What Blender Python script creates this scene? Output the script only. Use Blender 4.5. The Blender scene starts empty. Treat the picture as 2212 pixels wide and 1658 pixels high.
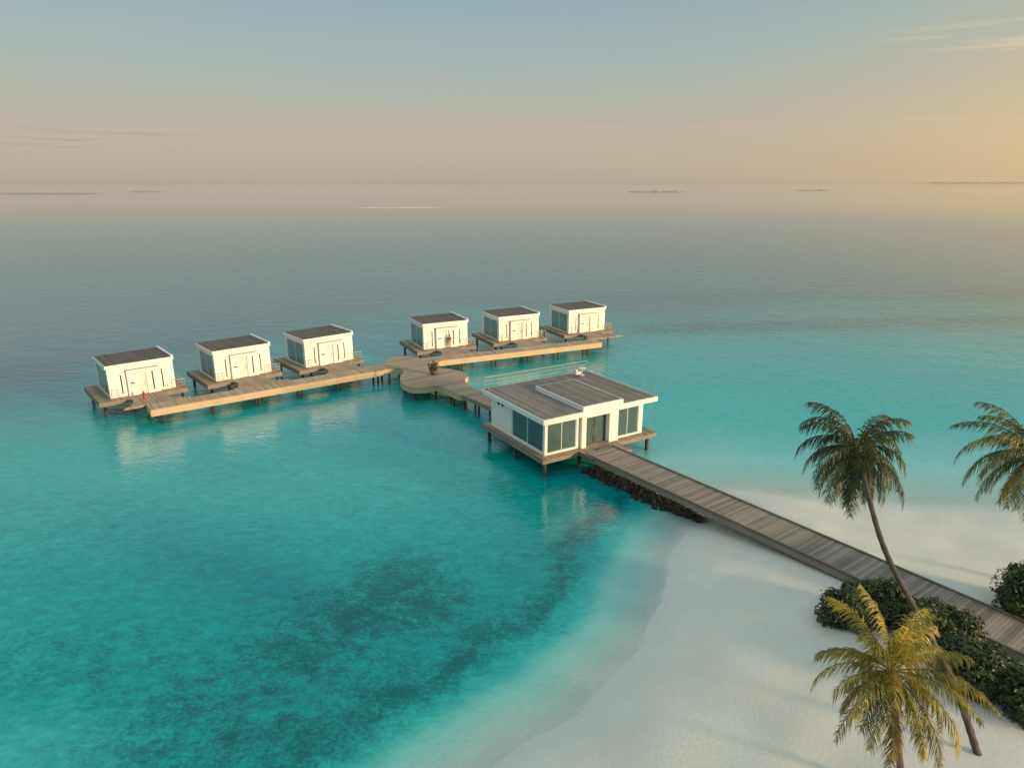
import bpy, math, random
import numpy as np
from mathutils import Vector, Matrix, noise
random.seed(7)
S = bpy.context.scene
COL = S.collection
PI = math.pi
# ------------------------------------------------------------------ camera
FPX = 1475.0; CX = 1106.0; CY = 829.0; HOR = 390.0; CAMZ = 23.0
PITCH = math.atan((CY-HOR)/FPX)
sp, cp = math.sin(PITCH), math.cos(PITCH)
def P(px, py, z=0.0):
    u = px-CX; v = py-CY
    F = FPX*cp - v*sp; D = FPX*sp + v*cp
    t = (CAMZ-z)/D
    return Vector((u*t, F*t, z))
cam = bpy.data.cameras.new('camera'); camo = bpy.data.objects.new('camera', cam); COL.objects.link(camo)
camo.location = (0, 0, CAMZ); camo.rotation_euler = (PI/2-PITCH, 0, 0)
cam.sensor_fit = 'HORIZONTAL'; cam.sensor_width = 36; cam.lens = 36*FPX/2212; cam.clip_start = .1; cam.clip_end = 200000
S.camera = camo
S.view_settings.view_transform = 'Standard'; S.view_settings.look = 'None'; S.view_settings.exposure = 0

# ------------------------------------------------------------------ node helpers
def new_mat(name):
    m = bpy.data.materials.new(name); m.use_nodes = True
    nt = m.node_tree; b = nt.nodes['Principled BSDF']
    return m, nt, b
def N(nt, t, **kw):
    n = nt.nodes.new(t)
    for k, v in kw.items(): setattr(n, k, v)
    return n
def math_n(nt, op, a, b=None, clamp=False):
    n = N(nt, 'ShaderNodeMath', operation=op); n.use_clamp = clamp
    for i, x in enumerate((a, b)):
        if x is None: continue
        if isinstance(x, (int, float)): n.inputs[i].default_value = x
        else: nt.links.new(x, n.inputs[i])
    return n.outputs[0]
def mixc(nt, f, a, b, blend='MIX'):
    n = N(nt, 'ShaderNodeMix', data_type='RGBA', blend_type=blend)
    def s(i, x):
        if isinstance(x, (int, float)): n.inputs[i].default_value = x
        elif isinstance(x, tuple): n.inputs[i].default_value = (x+(1,))[:4]
        else: nt.links.new(x, n.inputs[i])
    s(0, f); s(6, a); s(7, b)
    return n.outputs[2]
def ramp(nt, f, stops, interp='LINEAR'):
    n = N(nt, 'ShaderNodeValToRGB'); cr = n.color_ramp; cr.interpolation = interp
    while len(cr.elements) < len(stops): cr.elements.new(.5)
    for e, (p, c) in zip(cr.elements, stops):
        e.position = p
        e.color = (c, c, c, 1) if isinstance(c, (int, float)) else (c+(1,))[:4]
    nt.links.new(f, n.inputs[0]); return n.outputs[0]
def tex(nt, vec, scale, detail=3, rough=.55, dist=0):
    n = N(nt, 'ShaderNodeTexNoise'); n.inputs['Scale'].default_value = scale
    n.inputs['Detail'].default_value = detail; n.inputs['Roughness'].default_value = rough
    n.inputs['Distortion'].default_value = dist
    if vec is not None: nt.links.new(vec, n.inputs['Vector'])
    return n.outputs[0]
def mapping(nt, vec, scale=(1, 1, 1), rot=(0, 0, 0)):
    n = N(nt, 'ShaderNodeMapping'); n.inputs['Scale'].default_value = scale; n.inputs['Rotation'].default_value = rot
    nt.links.new(vec, n.inputs['Vector']); return n.outputs[0]
def mapr(nt, v, a, b, c=0.0, d=1.0):
    n = N(nt, 'ShaderNodeMapRange', interpolation_type='SMOOTHSTEP')
    for i, x in enumerate((a, b, c, d)): n.inputs[i+1].default_value = x
    nt.links.new(v, n.inputs[0]); return n.outputs[0]
def objco(nt): return N(nt, 'ShaderNodeTexCoord').outputs['Object']
def posco(nt): return N(nt, 'ShaderNodeNewGeometry').outputs['Position']

def wood(name, axis, c1, c2, pw=.16, gap=.5):
    m, nt, b = new_mat(name)
    co = objco(nt); sx = N(nt, 'ShaderNodeSeparateXYZ'); nt.links.new(co, sx.inputs[0])
    q = math_n(nt, 'DIVIDE', sx.outputs['XYZ'.index(axis)], pw)
    fl = math_n(nt, 'FLOOR', q); fr = math_n(nt, 'FRACT', q)
    wn = N(nt, 'ShaderNodeTexWhiteNoise', noise_dimensions='1D'); nt.links.new(fl, wn.inputs['W'])
    n1 = tex(nt, co, .9, 4); n2 = tex(nt, co, 9, 2)
    f = math_n(nt, 'ADD', math_n(nt, 'MULTIPLY', wn.outputs[0], .55), math_n(nt, 'MULTIPLY', n1, .6))
    f = math_n(nt, 'ADD', f, math_n(nt, 'MULTIPLY', n2, .2))
    c = ramp(nt, math_n(nt, 'SUBTRACT', f, .2, True), [(.1, c1), (.9, c2)])
    g = math_n(nt, 'LESS_THAN', fr, .12)
    c = mixc(nt, math_n(nt, 'MULTIPLY', g, gap), c, (c1[0]*.25, c1[1]*.25, c1[2]*.25))
    nt.links.new(c, b.inputs['Base Color']); b.inputs['Roughness'].default_value = .75
    return m
def plain(name, c, rough=.6, var=.12, scale=2.0, metal=0):
    m, nt, b = new_mat(name)
    n = tex(nt, objco(nt), scale, 4)
    lo = tuple(x*(1-var) for x in c); hi = tuple(min(1, x*(1+var)) for x in c)
    nt.links.new(ramp(nt, n, [(.3, lo), (.7, hi)]), b.inputs['Base Color'])
    b.inputs['Roughness'].default_value = rough; b.inputs['Metallic'].default_value = metal
    return m
def leafmat(name, dark, mid, lite, scale=1.3, trans=.25):
    m, nt, b = new_mat(name)
    co = posco(nt)
    f = math_n(nt, 'ADD', math_n(nt, 'MULTIPLY', tex(nt, co, scale, 2), .65), math_n(nt, 'MULTIPLY', tex(nt, co, scale*9, 1), .4))
    c = ramp(nt, f, [(.36, dark), (.53, mid), (.7, lite)])
    nt.links.new(c, b.inputs['Base Color']); b.inputs['Roughness'].default_value = .5
    tr = N(nt, 'ShaderNodeBsdfTranslucent'); nt.links.new(c, tr.inputs[0])
    mx = N(nt, 'ShaderNodeMixShader'); mx.inputs[0].default_value = trans
    nt.links.new(b.outputs[0], mx.inputs[1]); nt.links.new(tr.outputs[0], mx.inputs[2])
    nt.links.new(mx.outputs[0], nt.nodes['Material Output'].inputs[0])
    return m
def glassmat(name, tint, body, bodyf, rough=.03):
    m, nt, b = new_mat(name)
    tr = N(nt, 'ShaderNodeBsdfTransparent'); tr.inputs[0].default_value = tint+(1,)
    b.inputs['Base Color'].default_value = body+(1,); b.inputs['Roughness'].default_value = .3
    m1 = N(nt, 'ShaderNodeMixShader'); m1.inputs[0].default_value = bodyf
    nt.links.new(tr.outputs[0], m1.inputs[1]); nt.links.new(b.outputs[0], m1.inputs[2])
    gl = N(nt, 'ShaderNodeBsdfGlossy'); gl.inputs['Roughness'].default_value = rough; gl.inputs[0].default_value = (.9, .95, .95, 1)
    fr = N(nt, 'ShaderNodeFresnel'); fr.inputs[0].default_value = 1.6
    m2 = N(nt, 'ShaderNodeMixShader'); nt.links.new(fr.outputs[0], m2.inputs[0])
    nt.links.new(m1.outputs[0], m2.inputs[1]); nt.links.new(gl.outputs[0], m2.inputs[2])
    nt.links.new(m2.outputs[0], nt.nodes['Material Output'].inputs[0])
    return m

M = {}
M['white'] = plain('white_render', (.82, .79, .74), .6, .05, 1.2)
M['grey_roof'] = plain('grey_canopy', (.36, .34, .31), .7, .12)
M['walk'] = wood('walkway_planks', 'X', (.165, .132, .105), (.42, .345, .275), .19, .6)
M['arm'] = wood('jetty_planks', 'X', (.30, .21, .135), (.60, .44, .285), .2, .4)
M['hub'] = wood('hub_planks', 'X', (.26, .185, .12), (.54, .40, .265), .2, .5)
M['fascia'] = wood('edge_planks', 'Z', (.44, .30, .175), (.72, .53, .34), .14, .35)
M['fascia_grey'] = wood('grey_edge_planks', 'Z', (.17, .14, .11), (.35, .285, .225), .14, .5)
M['roofwood'] = wood('roof_planks', 'X', (.135, .110, .090), (.33, .275, .225), .2, .6)
M['hutroof'] = wood('hut_roof_planks', 'X', (.075, .056, .042), (.185, .142, .108), .2, .6)
M['deck'] = wood('deck_planks', 'X', (.20, .145, .10), (.48, .36, .25), .18, .5)
M['floor'] = plain('pavilion_floor', (.55, .44, .32), .5, .1)
M['pile'] = plain('dark_timber', (.07, .055, .045), .8, .35, 3)
M['steel'] = plain('steel_rail', (.52, .48, .42), .35, .1, 2, .5)
M['frame'] = plain('dark_frame', (.05, .05, .05), .45, .1)
M['wframe'] = plain('white_frame', (.72, .72, .70), .4, .05)
M['slot'] = glassmat('slot_glass', (.25, .3, .3), (.06, .07, .07), .7)
M['glass'] = glassmat('window_glass', (.95, .98, .98), (.25, .45, .44), .26)
M['tealglass'] = glassmat('teal_glass', (.55, .80, .80), (.26, .46, .45), .6)
M['doorwhite'] = plain('door_white', (.68, .65, .60), .5, .05)
M['curtain'] = plain('curtain_cloth', (.60, .74, .70), .9, .1, 3)
M['fabric'] = plain('cream_fabric', (.74, .66, .50), .9, .1, 6)
M['wicker'] = plain('wicker', (.55, .38, .17), .8, .3, 30)
M['rock'] = plain('dark_rock', (.030, .030, .027), .95, .5, 3)
M['red'] = plain('red_paint', (.42, .05, .03), .45, .1)
M['orange'] = plain('orange_paint', (.50, .16, .03), .45, .1)
M['pot'] = plain('dark_pot', (.10, .075, .055), .7, .2)
M['bark'] = plain('palm_bark', (.085, .068, .054), .9, .4, 5)
M['stem'] = plain('shrub_stem', (.12, .08, .05), .9, .3, 5)
M['palm_dark'] = leafmat('palm_leaf_green', (.022, .040, .014), (.068, .088, .026), (.20, .165, .038), .8, .3)
M['palm_sunlit'] = leafmat('palm_leaf_sunlit_gold', (.075, .095, .020), (.32, .27, .045), (.68, .50, .085), .7, .38)  # low warm sunlight on the leaves is put into this gold colour
M['palm_mix'] = leafmat('palm_leaf_olive', (.045, .062, .015), (.16, .16, .027), (.44, .34, .05), .6, .35)
M['palm_dry'] = leafmat('palm_leaf_dry', (.22, .09, .02), (.42, .21, .05), (.55, .32, .07), .8, .35)
M['bush'] = leafmat('shrub_leaf', (.020, .038, .015), (.052, .076, .025), (.12, .135, .036), 1.0, .2)
M['island'] = plain('far_island', (.36, .31, .25), .9, .15, .05)  # pale warm tone: haze over the islands is put into their colour
M['bar'] = plain('sandbar', (.75, .70, .60), .9, .1, .05)
M['skin'] = plain('skin', (.30, .17, .11), .6, .05)
M['cloth_dark'] = plain('dark_cloth', (.05, .05, .06), .9, .1)
M['cloth_light'] = plain('light_cloth', (.45, .42, .38), .9, .1)
M['hair'] = plain('hair', (.015, .012, .01), .6, .1)
M['mat'] = wood('striped_mat', 'Y', (.05, .045, .04), (.45, .42, .36), .12, .3)

# ------------------------------------------------------------------ mesh helpers
class MB:
    def __init__(s): s.v = []; s.f = []
    def box(s, x0, y0, z0, x1, y1, z1):
        x0, x1 = min(x0, x1), max(x0, x1); y0, y1 = min(y0, y1), max(y0, y1); z0, z1 = min(z0, z1), max(z0, z1)
        i = len(s.v)
        s.v += [(x0,y0,z0),(x1,y0,z0),(x1,y1,z0),(x0,y1,z0),(x0,y0,z1),(x1,y0,z1),(x1,y1,z1),(x0,y1,z1)]
        s.f += [tuple(i+k for k in q) for q in ((3,2,1,0),(4,5,6,7),(0,1,5,4),(1,2,6,5),(2,3,7,6),(3,0,4,7))]
        return s
    def prism(s, pts, z0, z1):
        n = len(pts); i = len(s.v)
        a = sum(pts[k][0]*pts[(k+1)%n][1]-pts[(k+1)%n][0]*pts[k][1] for k in range(n))
        if a < 0: pts = pts[::-1]
        s.v += [(p[0], p[1], z0) for p in pts]+[(p[0], p[1], z1) for p in pts]
        s.f.append(tuple(i+k for k in range(n))[::-1]); s.f.append(tuple(i+n+k for k in range(n)))
        for k in range(n):
            k2 = (k+1) % n; s.f.append((i+k, i+k2, i+n+k2, i+n+k))
        return s
    def tube(s, pts, rads, n=8):
        pts = [Vector(p) for p in pts]
        if isinstance(rads, (int, float)): rads = [rads]*len(pts)
        i0 = len(s.v); ref = None
        for k, p in enumerate(pts):
            t = (pts[min(k+1, len(pts)-1)]-pts[max(k-1, 0)]).normalized()
            if ref is None: ref = Vector((1, 0, 0)) if abs(t.x) < .8 else Vector((0, 1, 0))
            a = (ref - t*ref.dot(t)).normalized(); b = t.cross(a); ref = a
            for j in range(n):
                th = 2*PI*(j+.5)/n
                s.v.append(tuple(p + (a*math.cos(th)+b*math.sin(th))*rads[k]))
        for k in range(len(pts)-1):
            for j in range(n):
                j2 = (j+1) % n
                s.f.append((i0+k*n+j, i0+k*n+j2, i0+(k+1)*n+j2, i0+(k+1)*n+j))
        s.f.append(tuple(i0+j for j in range(n))[::-1]); e = i0+(len(pts)-1)*n; s.f.append(tuple(e+j for j in range(n)))
        return s
    def cyl(s, x, y, z0, z1, r, n=10): return s.tube([(x,y,z0),(x,y,z1)], r, n)
    def lathe(s, prof, x=0, y=0, n=14):
        return s.tube([(x, y, z+k*1e-5) for k, (r, z) in enumerate(prof)], [r for r, z in prof], n)
    def blob(s, c, r, seed, amp=.25, nu=9, nv=6):
        i0 = len(s.v)
        for a in range(nv+1):
            ph = PI*a/nv
            for b in range(nu):
                th = 2*PI*b/nu
                d = Vector((math.sin(ph)*math.cos(th), math.sin(ph)*math.sin(th), math.cos(ph)))
                q = 1+amp*noise.noise(d*1.7+Vector((seed*3.1, seed*1.7, seed)))*2
                s.v.append((c[0]+d.x*r[0]*q, c[1]+d.y*r[1]*q, c[2]+d.z*r[2]*q))
        for a in range(nv):
            for b in range(nu):
                b2 = (b+1) % nu
                s.f.append((i0+a*nu+b, i0+(a+1)*nu+b, i0+(a+1)*nu+b2, i0+a*nu+b2))
        return s
    def build(s, name, mat, parent=None, smooth=False):
        me = bpy.data.meshes.new(name); me.from_pydata([tuple(v) for v in s.v], [], s.f); me.update()
        if mat: me.materials.append(mat)
        if smooth: me.polygons.foreach_set('use_smooth', [True]*len(me.polygons))
        o = bpy.data.objects.new(name, me); COL.objects.link(o); o.parent = parent
        return o
def tag(o, label, cat, group=None, kind=None):
    o['label'] = label; o['category'] = cat
    if group: o['group'] = group
    if kind: o['kind'] = kind
    return o
def thing(name, label, cat, loc=(0,0,0), rz=0, group=None):
    o = bpy.data.objects.new(name, None); COL.objects.link(o); o.location = loc; o.rotation_euler = (0, 0, rz)
    o.empty_display_size = .3
    return tag(o, label, cat, group)
def copy_tree(o, parent=None):
    c = o.copy(); COL.objects.link(c); c.parent = parent
    for ch in list(o.children): copy_tree(ch, c)
    return c
def catmull(pts, n=6):
    out = []; L = len(pts)
    for i in range(L):
        p0, p1, p2, p3 = (Vector(pts[(i+k-1) % L][:2]) for k in range(4))
        for j in range(n):
            t = j/n
            out.append(.5*((2*p1)+(p2-p0)*t+(2*p0-5*p1+4*p2-p3)*t*t+(3*p1-p0-3*p2+p3)*t**3))
    return [(p.x, p.y) for p in out]
def ss(a, b, x):
    t = np.clip((x-a)/(b-a), 0, 1); return t*t*(3-2*t)

# ------------------------------------------------------------------ key places
ZD = 1.7
AL0, AL1 = P(325, 885, ZD), P(858, 793, ZD)
AR0, AR1 = P(910, 783, ZD), P(1300, 739, ZD)
angL = math.atan2(AL1.y-AL0.y, AL1.x-AL0.x); angR = math.atan2(AR1.y-AR0.y, AR1.x-AR0.x)
PAV = P(1173, 993, ZD); PAV.z = 0
angP = math.radians(31.5)
def pav_w(x, y, z=0): return PAV + Vector((x*math.cos(angP)-y*math.sin(angP), x*math.sin(angP)+y*math.cos(angP), z))
W0 = (P(1265, 985, ZD)+P(1335, 962, ZD))/2; W1 = (P(2212, 1410, ZD)+P(2212, 1345, ZD))/2
angW = math.atan2(W1.y-W0.y, W1.x-W0.x)

# ------------------------------------------------------------------ shoreline, sand and water
shore_px = [(1000,1700),(1112,1628),(1222,1555),(1322,1472),(1390,1388),(1424,1305),(1443,1230),(1460,1182),(1494,1146)]
far_px = [(1578,1066),(1640,1068),(1750,1077),(1900,1091),(2050,1098),(2212,1099),(2500,1088)]
sh = [P(*q) for q in shore_px+far_px]
poly = [(-40,-90),(-34,-10),(-13,8),(-5.2,17.0)]+[(p.x, p.y) for p in sh]+[(70, 47),(160, 60),(160,-90)]
poly = np.array(poly)
def sdist(X, Y):
    d = np.full(X.shape, 1e9); inside = np.zeros(X.shape, bool)
    n = len(poly)
    for i in range(n):
        x0, y0 = poly[i]; x1, y1 = poly[(i+1) % n]
        ex, ey = x1-x0, y1-y0
        t = np.clip(((X-x0)*ex+(Y-y0)*ey)/(ex*ex+ey*ey), 0, 1)
        d = np.minimum(d, np.hypot(X-x0-t*ex, Y-y0-t*ey))
        c = ((y0 > Y) != (y1 > Y)) & (X < (x1-x0)*(Y-y0)/((y1-y0) if y1 != y0 else 1e-9)+x0)
        inside ^= c
    return np.where(inside, -d, d)      # positive in the water
def wob(X, Y, a, s):
    return a*(np.sin(X*s+1.3*np.sin(Y*s*.7+2))+np.sin(Y*s*1.1+1.7*np.sin(X*s*.6)))*.5
def axis_vals(lo, hi, step, far_lo, far_hi):
    v = list(np.arange(lo, hi+1e-6, step)); d = step; x = hi
    while x < far_hi: d *= 1.5; x += d; v.append(x)
    d = step; x = lo; w = []
    while x > far_lo: d *= 1.5; x -= d; w.append(x)
    return np.array(w[::-1]+v)
def grid(name, xs, ys, zf, mat, attrs):
    X, Y = np.meshgrid(xs, ys); nx, ny = len(xs), len(ys)
    Z = zf(X, Y)
    v = np.stack([X.ravel(), Y.ravel(), Z.ravel()], 1)
    i = (np.arange(ny-1)[:, None]*nx+np.arange(nx-1)[None, :]).ravel()
    f = np.stack([i, i+1, i+nx+1, i+nx], 1)
    me = bpy.data.meshes.new(name); me.from_pydata(v.tolist(), [], f.tolist()); me.update()
    me.polygons.foreach_set('use_smooth', [True]*len(me.polygons))
    for k, fn in attrs.items():
        a = me.attributes.new(k, 'FLOAT', 'POINT'); a.data.foreach_set('value', fn(X, Y).ravel().astype(np.float32))
    me.materials.append(mat)
    o = bpy.data.objects.new(name, me); COL.objects.link(o); return o
def lateral(X, Y):   # positive on the far side of the walkway
    return -(X-W0.x)*math.sin(angW)+(Y-W0.y)*math.cos(angW)
def sand_z(X, Y):
    d = sdist(X, Y)+wob(X, Y, .2, .9)
    land = 1.42*(1-np.exp(d/5.5))+wob(X, Y, .03, 1.3)
    sea = np.maximum(-.10*d, -3.0)
    return np.where(d < 0, land, sea)
def Ybf(X): return np.interp(X, [-90,-62,-50,-22,17,80,300],[8,42,60,97,104,111,113])
def depth_f(X, Y):
    d = sdist(X, Y)+wob(X, Y, .2, .9)+wob(X, Y, .25, .35)
    near = np.interp(d, [0,.5,1.8,3.2,4.4,5.8,9,20,40],[0,.08,.18,.30,.48,.60,.62,.53,.48])
    far = np.interp(d, [0,1,4,9,16,28,50],[0,.08,.20,.32,.40,.47,.53])
    w = ss(-2.5, 3.5, lateral(X, Y))
    s = near*(1-w)+far*w
    dp = ss(-26, 70, (Y-Ybf(X)+wob(X, Y, 6, .09)))
    q = P(160, 1280); s = s+.06*np.exp(-(((X-q.x)/14)**2+((Y-q.y)/9)**2))
    q = P(40, 1640); s = s-.16*np.exp(-(((X-q.x)/5)**2+((Y-q.y)/2.5)**2))
    q = P(560, 1050); s = s-.05*np.exp(-(((X-q.x)/15)**2+((Y-q.y)/8)**2))
    return np.clip(s*(1-dp)+1.0*dp, 0, 1)
def reef_f(X, Y):
    r = np.full(X.shape, .04)
    for px, py, rx, ry, a in [(860,1255,3.4,3.8,1),(770,1330,4.6,3.0,.95),(650,1410,5.0,3.2,.85),(430,1530,6,3.0,.68),(160,1430,8,4.0,.45),(930,1310,2.6,2.6,.95),
                              (860,1490,5,2.0,.75),(620,1590,7,2.2,.8),(300,1620,5,2.0,.7),(130,1120,9,5,.3),(980,870,6,3,.45),(1150,1060,5,3,.45)]:
        q = P(px, py); r = np.maximum(r, a*np.exp(-(((X-q.x)/rx)**2+((Y-q.y)/ry)**2)))
    d = sdist(X, Y)+wob(X, Y, .5, .5)+wob(X, Y, .6, 1.1)
    w = 1-ss(-2.5, 2, lateral(X, Y))
    r = np.maximum(r, .85*np.exp(-((d-6.3)/1.4)**2)*w)
    Yb = Ybf(X)
    r = np.maximum(r, .85*np.exp(-((Y-Yb-4)/7.0)**2)*ss(8, 24, X))
    r = np.maximum(r, .65*np.exp(-((Y-Yb-34)/9.0)**2)*ss(-10, 30, X))
    return np.clip(r, 0, 1)
def deep_f(X, Y): return ss(-40, 15, Y-Ybf(X))

# sand material
m, nt, b = new_mat('coral_sand'); M['sand'] = m
co = posco(nt); sx = N(nt, 'ShaderNodeSeparateXYZ'); nt.links.new(co, sx.inputs[0])
n1 = tex(nt, co, .35, 5); n2 = tex(nt, co, 6, 4, .7)
f = math_n(nt, 'ADD', math_n(nt, 'MULTIPLY', n1, .6), math_n(nt, 'MULTIPLY', n2, .4))
dry = ramp(nt, f, [(.35, (.68,.635,.55)), (.65, (.77,.725,.635))])
zz = math_n(nt, 'ADD', sx.outputs[2], math_n(nt, 'MULTIPLY', math_n(nt, 'SUBTRACT', n1, .5), .3))
wet = ramp(nt, zz, [(0, 0.0), (.12, .45), (.36, 1.0)])
c = mixc(nt, wet, (.60,.63,.57), dry)
wv = math_n(nt, 'SINE', math_n(nt, 'MULTIPLY', zz, 75)); wl = math_n(nt, 'MULTIPLY', math_n(nt, 'GREATER_THAN', wv, .8), math_n(nt, 'SUBTRACT', 1.0, wet, True))
c = mixc(nt, math_n(nt, 'MULTIPLY', wl, .16), c, (.78,.78,.72))
nt.links.new(c, b.inputs['Base Color']); b.inputs['Roughness'].default_value = .9
bp = N(nt, 'ShaderNodeBump'); bp.inputs['Strength'].default_value = .16; bp.inputs['Distance'].default_value = .08
nt.links.new(math_n(nt, 'ADD', tex(nt, co, 2.2, 5, .65), n2), bp.inputs['Height']); nt.links.new(bp.outputs[0], b.inputs['Normal'])

# water material
m, nt, b = new_mat('lagoon_water'); M['water'] = m
co = posco(nt)
def attr(k):
    n = N(nt, 'ShaderNodeAttribute'); n.attribute_name = k; return n.outputs['Fac']
dep, reef, deep = attr('depth'), attr('reef'), attr('deep')
sx = N(nt, 'ShaderNodeSeparateXYZ'); nt.links.new(co, sx.inputs[0]); wy = sx.outputs[1]
big = tex(nt, co, .07, 4, .6); patch = tex(nt, co, .85, 5, .7, .3); fine = tex(nt, co, 4.8, 5, .75)
isdeep = math_n(nt, 'MULTIPLY', math_n(nt, 'SUBTRACT', dep, .28), 4.0, True)
dd = math_n(nt, 'ADD', dep, math_n(nt, 'MULTIPLY', math_n(nt, 'SUBTRACT', big, .5), math_n(nt, 'MULTIPLY', dep, .36)))
dd = math_n(nt, 'ADD', dd, math_n(nt, 'MULTIPLY', math_n(nt, 'SUBTRACT', patch, .5), math_n(nt, 'MULTIPLY', isdeep, .16)))
c = ramp(nt, dd, [(0,(.58,.67,.60)),(.12,(.43,.64,.58)),(.28,(.20,.54,.49)),(.42,(.035,.425,.40)),(.56,(.0,.32,.313)),(.70,(.0,.225,.235)),(.85,(.010,.16,.192)),(1,(.022,.15,.19))])
rm = math_n(nt, 'ADD', math_n(nt, 'MULTIPLY', patch, .75), math_n(nt, 'MULTIPLY', fine, 1.0))
rm = math_n(nt, 'ADD', rm, math_n(nt, 'MULTIPLY', reef, .40))
rm = math_n(nt, 'MULTIPLY', math_n(nt, 'SUBTRACT', rm, 1.0), 4.0, True)
rm = math_n(nt, 'MULTIPLY', rm, math_n(nt, 'MULTIPLY', math_n(nt, 'SUBTRACT', dep, .34), 4.0, True))
c = mixc(nt, math_n(nt, 'MULTIPLY', rm, .72), c, (.0,.08,.088))
w1 = tex(nt, mapping(nt, co, (.55, 1.0, 1), (0, 0, .35)), 1.1, 3, .6)
w2 = tex(nt, mapping(nt, co, (.6, 1.0, 1), (0, 0, -.3)), .28, 3, .55)
w3 = tex(nt, mapping(nt, co, (.6, 1.0, 1), (0, 0, .1)), 3.4, 3, .65)
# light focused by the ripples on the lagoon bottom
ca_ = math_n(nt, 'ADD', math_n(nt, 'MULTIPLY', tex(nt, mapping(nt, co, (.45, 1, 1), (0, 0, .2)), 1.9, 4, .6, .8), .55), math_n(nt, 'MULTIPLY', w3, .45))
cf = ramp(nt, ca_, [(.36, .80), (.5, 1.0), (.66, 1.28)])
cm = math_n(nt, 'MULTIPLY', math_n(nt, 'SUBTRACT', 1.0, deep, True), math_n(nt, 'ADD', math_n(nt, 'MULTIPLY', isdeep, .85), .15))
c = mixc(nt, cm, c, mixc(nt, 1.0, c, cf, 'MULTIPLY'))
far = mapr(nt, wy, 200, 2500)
c = mixc(nt, far, c, (.54,.46,.37))  # distance haze painted into the base colour of the far water
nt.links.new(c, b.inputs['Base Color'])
b.inputs['Roughness'].default_value = .05
ior = math_n(nt, 'ADD', mapr(nt, wy, 28, 60, 1.36, 1.70), mapr(nt, wy, 92, 150, 0.0, -.22))
ior = math_n(nt, 'ADD', ior, mapr(nt, wy, 150, 1500, 0.0, 1.1))
nt.links.new(ior, b.inputs['IOR'])
al = ramp(nt, dep, [(0, 0.0), (.05, .28), (.14, .70), (.28, 1.0)])
nt.links.new(al, b.inputs['Alpha'])
hh = math_n(nt, 'ADD', math_n(nt, 'MULTIPLY', w1, .45), math_n(nt, 'MULTIPLY', w2, .65))
hh = math_n(nt, 'ADD', hh, math_n(nt, 'MULTIPLY', w3, .23))
bp = N(nt, 'ShaderNodeBump'); bp.inputs['Distance'].default_value = .45
st = math_n(nt, 'ADD', .18, math_n(nt, 'MULTIPLY', deep, .44))
st = math_n(nt, 'MULTIPLY', st, mapr(nt, wy, 130, 800, 1.0, .02))
nt.links.new(st, bp.inputs['Strength'])
nt.links.new(hh, bp.inputs['Height']); nt.links.new(bp.outputs[0], b.inputs['Normal'])

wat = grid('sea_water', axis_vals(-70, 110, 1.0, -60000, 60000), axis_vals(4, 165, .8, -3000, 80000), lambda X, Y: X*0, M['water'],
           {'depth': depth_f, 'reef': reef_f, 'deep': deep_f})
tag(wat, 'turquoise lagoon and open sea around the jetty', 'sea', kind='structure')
snd = grid('beach_sand', axis_vals(-14, 46, .55, -3000, 3000), axis_vals(8, 62, .55, -2000, 4000), sand_z, M['sand'], {})
tag(snd, 'pale coral sand beach curving along the lagoon', 'beach', kind='structure')

# far islands and sandbar
def island(px0, px1, py, h, seed, mat, name, label, cat):
    a, c_ = P(px0, py), P(px1, py); n = 60; mb = MB(); L = (c_-a)
    prof = []
    for i in range(n+1):
        t = i/n; e = min(1, 6*min(t, 1-t))
        prof.append(h*e*(.45+.8*abs(noise.noise(Vector((t*9, seed, 0))))+.3*abs(noise.noise(Vector((t*31, seed, 5))))))
    dpt = Vector((0, L.length*.12, 0))
    for i in range(n+1):
        q = a+L*(i/n)
        for (o, zz_) in ((0, -.2), (.25, prof[i]*.8), (.6, prof[i]), (1, -.2)): mb.v.append((q.x+dpt.x*o, q.y+dpt.y*o, zz_))
    for i in range(n):
        for k in range(3): mb.f.append((i*4+k, (i+1)*4+k, (i+1)*4+k+1, i*4+k+1))
    return tag(mb.build(name, mat, None, True), label, cat, kind='structure')
for k, (x0, x1, y, h, lab) in enumerate([(-120,216,419,2.6,'long low island on the horizon at far left'),(274,347,414.5,2.4,'short low island on the horizon right of the long one'),
        (1354,1486,415,2.5,'thin island on the horizon above the right jetty arm'),(1714,1800,411.5,2.4,'small thin island on the horizon above the tall palm'),(1975,2350,396,7,'long thin island on the horizon at far right')]):
    island(x0, x1, y, h, k*3.3+1, M['island'], 'distant_island', lab, 'island')
island(765, 955, 449, .35, 40, M['bar'], 'distant_sandbank', 'thin pale sandbank far out on the sea beyond the villas', 'sandbank')

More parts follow.
